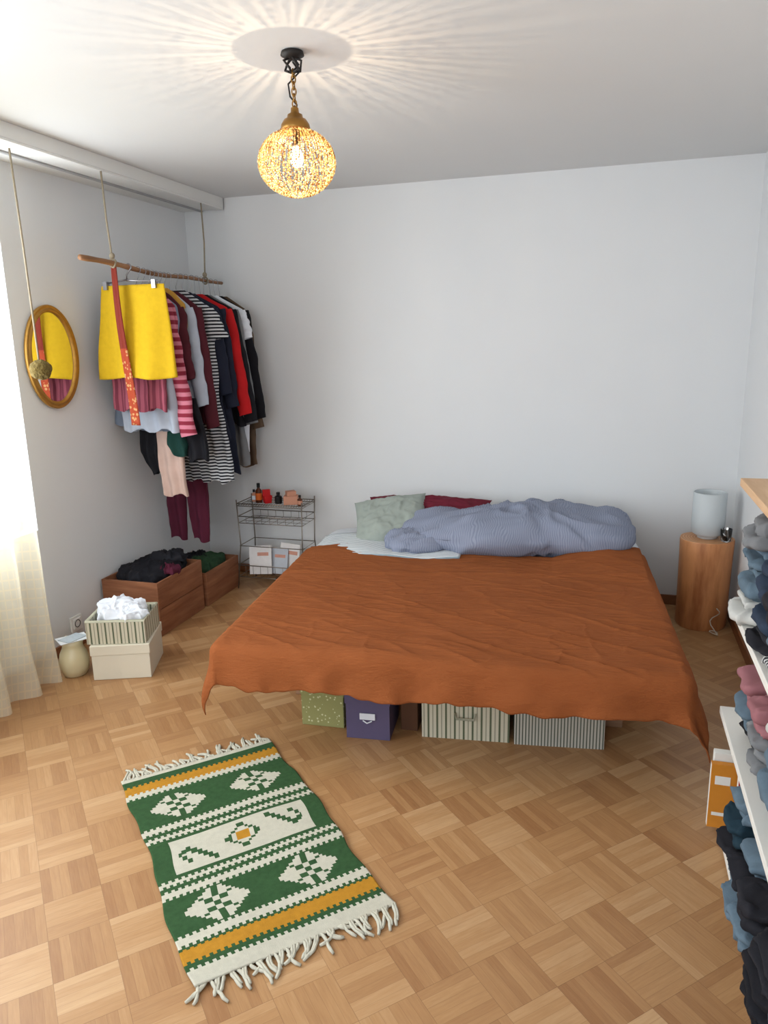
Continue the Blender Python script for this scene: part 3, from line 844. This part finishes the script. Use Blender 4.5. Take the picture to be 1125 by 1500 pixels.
# ------------------------------------------------------------ wire rack
wire = M('rack_wire', (130, 122, 114), 0.4, 0.1, 20, 0, metallic=0.8)
b = MB()
def wr(pts, r=0.003): b.tube(pts, r, wire, 6)
for sx in (-1, 1):
    for sy in (-1, 1):
        wr([(sx*0.245, sy*0.13, 0.0), (sx*0.22, sy*0.105, 0.30), (sx*0.23, sy*0.11, 0.60)], 0.004)
def tray(zb, zt, w, dd, nx, ny, slope=0.0):
    wr([(-w, -dd, zt), (w, -dd, zt), (w, dd, zt+slope), (-w, dd, zt+slope), (-w, -dd, zt)], 0.0035)
    wr([(-w, -dd, zb), (w, -dd, zb), (w, dd, zb), (-w, dd, zb), (-w, -dd, zb)], 0.0025)
    for i in range(nx+1):
        x = -w+2*w*i/nx
        wr([(x, -dd, zt), (x, -dd, zb), (x, dd, zb), (x, dd, zt+slope)], 0.0015)
    for i in range(1, ny):
        y = -dd+2*dd*i/ny
        wr([(-w, y, zb), (w, y, zb)], 0.0015)
tray(0.56, 0.575, 0.23, 0.11, 26, 3)
tray(0.445, 0.49, 0.225, 0.108, 8, 3)
tray(0.08, 0.16, 0.24, 0.12, 9, 3)
wr([(-0.225, -0.107, 0.29), (0.225, -0.107, 0.29), (0.225, 0.107, 0.29), (-0.225, 0.107, 0.29), (-0.225, -0.107, 0.29)], 0.003)
b.obj('wire_magazine_rack', loc=(-2.07, 4.34, 0))
b = MB()
mg = [M('magazine_a', (225, 222, 222), 0.5, 0.1, 40, 0), M('magazine_b', (205, 150, 132), 0.5, 0.2, 30, 0), M('magazine_c', (190, 196, 206), 0.5, 0.1, 30, 0)]
for i, (x, w, h, tl) in enumerate(((-0.10, 0.16, 0.19, 0.22), (0.0, 0.15, 0.17, 0.25), (0.07, 0.14, 0.20, 0.15), (-0.12, 0.12, 0.14, 0.12))):
    T = Matrix.Translation((x, -0.075+i*0.03, 0.092)) @ Matrix.Rotation(-tl, 4, 'X') @ Matrix.Rotation((i-1)*0.08, 4, 'Y')
    b.box((0, 0, h/2), (w, 0.008, h), mg[(0, 2, 0, 2)[i]], T=T)
    b.box((0.02, -0.005, h*0.7), (w*0.5, 0.002, h*0.12), mg[1], T=T)
b.obj('magazines', loc=(-2.07, 4.34, 0))
b = MB()
amber = M('bottle_amber', (80, 40, 22), 0.25, 0.1, 10, 0); orange = M('label_orange', (205, 100, 40), 0.6, 0.1, 10, 0)
redp = M('red_plastic', (190, 30, 34), 0.4, 0.1, 10, 0); blk = M('black_plastic', (24, 24, 26), 0.4, 0.1, 10, 0); pkb = M('peach_box', (196, 140, 116), 0.6, 0.1, 10, 0)
def bottle(x, y, r, h, m1, m2):
    b.lathe([(r*0.95, 0), (r, 0.004), (r, h*0.62), (r*0.4, h*0.74), (r*0.4, h*0.8)], (x, y, 0), m1, 18)
    b.lathe([(r*1.02, h*0.15), (r*1.02, h*0.5)], (x, y, 0), m2, 18)
    b.lathe([(r*0.5, h*0.78), (r*0.5, h)], (x, y, 0), blk, 14)
bottle(-0.12, 0, 0.022, 0.13, amber, orange); bottle(-0.17, 0.03, 0.016, 0.08, pkb, white_c); bottle(0.02, 0.0, 0.024, 0.075, blk, blk); bottle(0.19, -0.04, 0.016, 0.07, amber, pkb)
b.lathe([(0.03, 0), (0.038, 0.05), (0.036, 0.05), (0.02, 0.006)], (-0.06, 0, 0), redp, 4); b.box((-0.065, 0.0, 0.065), (0.05, 0.02, 0.05), redp, 0.6)
b.box((0.11, 0, 0.028), (0.09, 0.07, 0.056), pkb, 0.3); b.box((0.11, 0, 0.072), (0.06, 0.05, 0.03), pkb, 0.7)
b.obj('toiletries', loc=(-2.07, 4.34, 0.564), bevel=0.002)

# ------------------------------------------------------------ curtain
cm = bpy.data.materials.new('sheer_curtain'); cm.use_nodes = True; nt = cm.node_tree; nt.nodes.clear()
o_ = nn(nt, 'ShaderNodeOutputMaterial'); df = nn(nt, 'ShaderNodeBsdfDiffuse'); tl = nn(nt, 'ShaderNodeBsdfTranslucent'); tp = nn(nt, 'ShaderNodeBsdfTransparent')
tc = nn(nt, 'ShaderNodeTexCoord'); s3 = nn(nt, 'ShaderNodeSeparateXYZ'); nt.links.new(tc.outputs['Object'], s3.inputs[0])
lines = math_n(nt, 'LESS_THAN', math_n(nt, 'FRACT', math_n(nt, 'MULTIPLY', s3.outputs[2], 22.0)), 0.18)
linv = math_n(nt, 'LESS_THAN', math_n(nt, 'FRACT', math_n(nt, 'MULTIPLY', s3.outputs[1], 60.0)), 0.2)
ln = math_n(nt, 'MAXIMUM', lines, linv)
cc = mixc(nt, ln, lin((238, 232, 212)), lin((232, 222, 196)))
nt.links.new(cc, df.inputs[0]); nt.links.new(cc, tl.inputs[0])
m1 = nn(nt, 'ShaderNodeMixShader'); m1.inputs[0].default_value = 0.5; nt.links.new(df.outputs[0], m1.inputs[1]); nt.links.new(tl.outputs[0], m1.inputs[2])
m2 = nn(nt, 'ShaderNodeMixShader'); nt.links.new(math_n(nt, 'SUBTRACT', 0.33, math_n(nt, 'MULTIPLY', ln, 0.12)), m2.inputs[0])
nt.links.new(m1.outputs[0], m2.inputs[1]); nt.links.new(tp.outputs[0], m2.inputs[2]); nt.links.new(m2.outputs[0], o_.inputs[0])
b = MB()
def curt(u, v):
    y = 1.9+0.78*u; z = 2.415-2.405*v
    a = 0.025+0.02*v
    x = -2.545+a*math.sin(u*34+0.6*math.sin(v*3))+0.02*noise.noise(Vector((u*5, v*4, 0)))+0.02*v
    return (x, y+0.03*v*math.sin(u*9)+0.03*v**3+0.008*math.sin(v*20)*v, z)
b.grid(curt, 220, 50, cm)
b.obj('sheer_curtain')

# ------------------------------------------------------------ wall shelves right
shelfm = M('shelf_white', (226, 224, 218), 0.5, 0.03, 5, 0)
shelftop = wood('shelf_wood', (190, 150, 110), (214, 178, 140), (30, 3, 30))
b = MB()
SX0 = 0.405; SY1 = 2.5; SY0 = 1.0
for z, mt in ((1.155, shelftop), (0.755, shelfm), (0.375, shelfm), (0.045, shelfm)):
    b.box(((SX0+XR)/2-0.001, (SY0+SY1)/2, z-0.0125), (XR-SX0-0.002, SY1-SY0, 0.025), mt)
for y in (1.15, 2.3):
    b.box((XR-0.012, y, 0.57), (0.018, 0.03, 1.14), shelfm)
    for z in (1.12, 0.72, 0.34):
        b.box(((SX0+XR)/2, y, z-0.005), (XR-SX0-0.06, 0.03, 0.02), shelfm)
b.obj('shelf_unit', bevel=0.002)
denim = M('denim', (92, 110, 124), 0.9, 0.25, 25, 0.5); denim2 = M('denim_dark', (44, 56, 74), 0.9, 0.25, 25, 0.5)
teal = M('cloth_teal', (28, 50, 62)); mint = M('cloth_mint', (120, 140, 138)); sstr = stripes('shirt_stripe', (40, 40, 44), (195, 195, 195), 0.012, 0.5, 'Y')
pinkc = M('cloth_pink', (150, 100, 106)); offw = M('cloth_offwhite', (188, 188, 184))
def folded(b, xf, y, z, hy, hz, mt, seed):
    ln = XR-0.03-xf; nl = 2
    for k in range(nl):
        zz = z+hz*(2*k+1)/nl
        off = 0.014*math.sin(seed*5+k*2.3)
        b.blob((xf+off+ln/2, y+0.012*math.sin(seed+k), zz), (ln/2-abs(off)*0.5, hy*(1-0.10*(k % 2)), hz/nl*1.12), mt, 0.75, 0.35, 0.012, 10, seed+k, 60, 24, rz=0.06*math.sin(seed*3), ridge=0.010, rf=12)
def pile(name, y0, y1, z, hmax, mats, seed, xs=(0.42, 0.47)):
    random.seed(seed); b = MB(); y = y1; i = 0
    while y > y0:
        w = random.uniform(0.075, 0.115); zz = z; topz = z+hmax*random.uniform(0.6, 1.0)
        while zz < topz:
            h = random.uniform(0.022, 0.048)
            folded(b, random.uniform(*xs), y-w, zz+0.004, w*random.uniform(0.85, 1.0), h, random.choice(mats), seed+i*1.3); i += 1
            zz += 2*h
        y -= 2*w+0.004
    b.obj(name)
pile('folded_clothes', 1.15, 2.44, 0.757, 0.24, [denim, denim2, black, sstr, grey_c, dark_c, denim, offw], 6, (0.38, 0.43))
pile('folded_clothes.001', 1.15, 2.36, 0.377, 0.20, [denim, grey_c, denim2, offw, dark_c, mint, pinkc, black], 9, (0.41, 0.45))
pile('folded_clothes.002', 1.15, 2.14, 0.047, 0.25, [teal, denim2, denim, dark_c, denim, black], 14, (0.355, 0.40))
b = MB()
bk = [M('book_orange', (200, 130, 44), 0.5, 0.1, 20, 0), M('book_white', (225, 225, 220), 0.5, 0.05, 20, 0), M('book_red', (170, 44, 50), 0.5, 0.1, 20, 0), M('book_teal', (90, 150, 136), 0.5, 0.1, 20, 0)]
for (x, y, t, h, w, mt) in ((0.365, 2.31, 0.022, 0.225, 0.15, bk[0]), (0.375, 2.34, 0.028, 0.25, 0.15, bk[1]), (0.44, 2.275, 0.024, 0.22, 0.15, bk[2]), (0.47, 2.245, 0.022, 0.19, 0.14, bk[3])):
    b.box((x+w/2, y, 0.046+h/2), (w, t, h), mt)
    b.box((x-0.001+w/2, y, 0.046+h/2), (w, t-0.006, h-0.006), bk[1])
b.box((0.365+0.035, 2.2985, 0.046+0.17), (0.045, 0.001, 0.03), bk[1])
b.box((0.365+0.035, 2.2985, 0.046+0.05), (0.05, 0.001, 0.012), bk[1])
b.obj('books', bevel=0.001)

# ------------------------------------------------------------ lights
def area(name, loc, rot, sx, sy, pw, col):
    l = bpy.data.lights.new(name, 'AREA'); l.shape = 'RECTANGLE'; l.size = sx; l.size_y = sy; l.energy = pw; l.color = col
    o = bpy.data.objects.new(name, l); o.location = loc; o.rotation_euler = rot; sc.collection.objects.link(o)
area('daylight_window_1', (XL-0.22, (WY0+WY1)/2, (WZ0+WZ1)/2), (0, -pi/2, 0), WZ1-WZ0, WY1-WY0, 116, (0.90, 0.96, 1.0))
area('daylight_window_2', (-0.9, YF-0.22, 1.52), (pi/2, 0, 0), 2.1, 1.4, 43, (0.92, 0.97, 1.0))
w = bpy.data.worlds.new('World'); sc.world = w; w.use_nodes = True
w.node_tree.nodes['Background'].inputs[0].default_value = (0.8, 0.88, 1.0, 1)
w.node_tree.nodes['Background'].inputs[1].default_value = 1.0

# ------------------------------------------------------------ camera
f = 1083.0; pitch = math.atan(253/1083); yaw = math.radians(17); rl = 0.021
Fh = Vector((-math.sin(yaw), math.cos(yaw), 0)); Rt = Vector((math.cos(yaw), math.sin(yaw), 0)); Z = Vector((0, 0, 1))
Fw = Fh*math.cos(pitch)-Z*math.sin(pitch); Up = Z*math.cos(pitch)+Fh*math.sin(pitch)
cr_ = (Rt*math.cos(rl)-Up*math.sin(rl)); cu_ = (Up*math.cos(rl)+Rt*math.sin(rl)); cb = -Fw
cam = bpy.data.cameras.new('camera'); co = bpy.data.objects.new('camera', cam); sc.collection.objects.link(co)
co.matrix_world = Matrix(((cr_.x, cu_.x, cb.x, 0), (cr_.y, cu_.y, cb.y, 0), (cr_.z, cu_.z, cb.z, 1.6), (0, 0, 0, 1)))
cam.sensor_fit = 'HORIZONTAL'; cam.sensor_width = 36; cam.lens = f/1125*36; cam.clip_start = 0.05
sc.camera = co
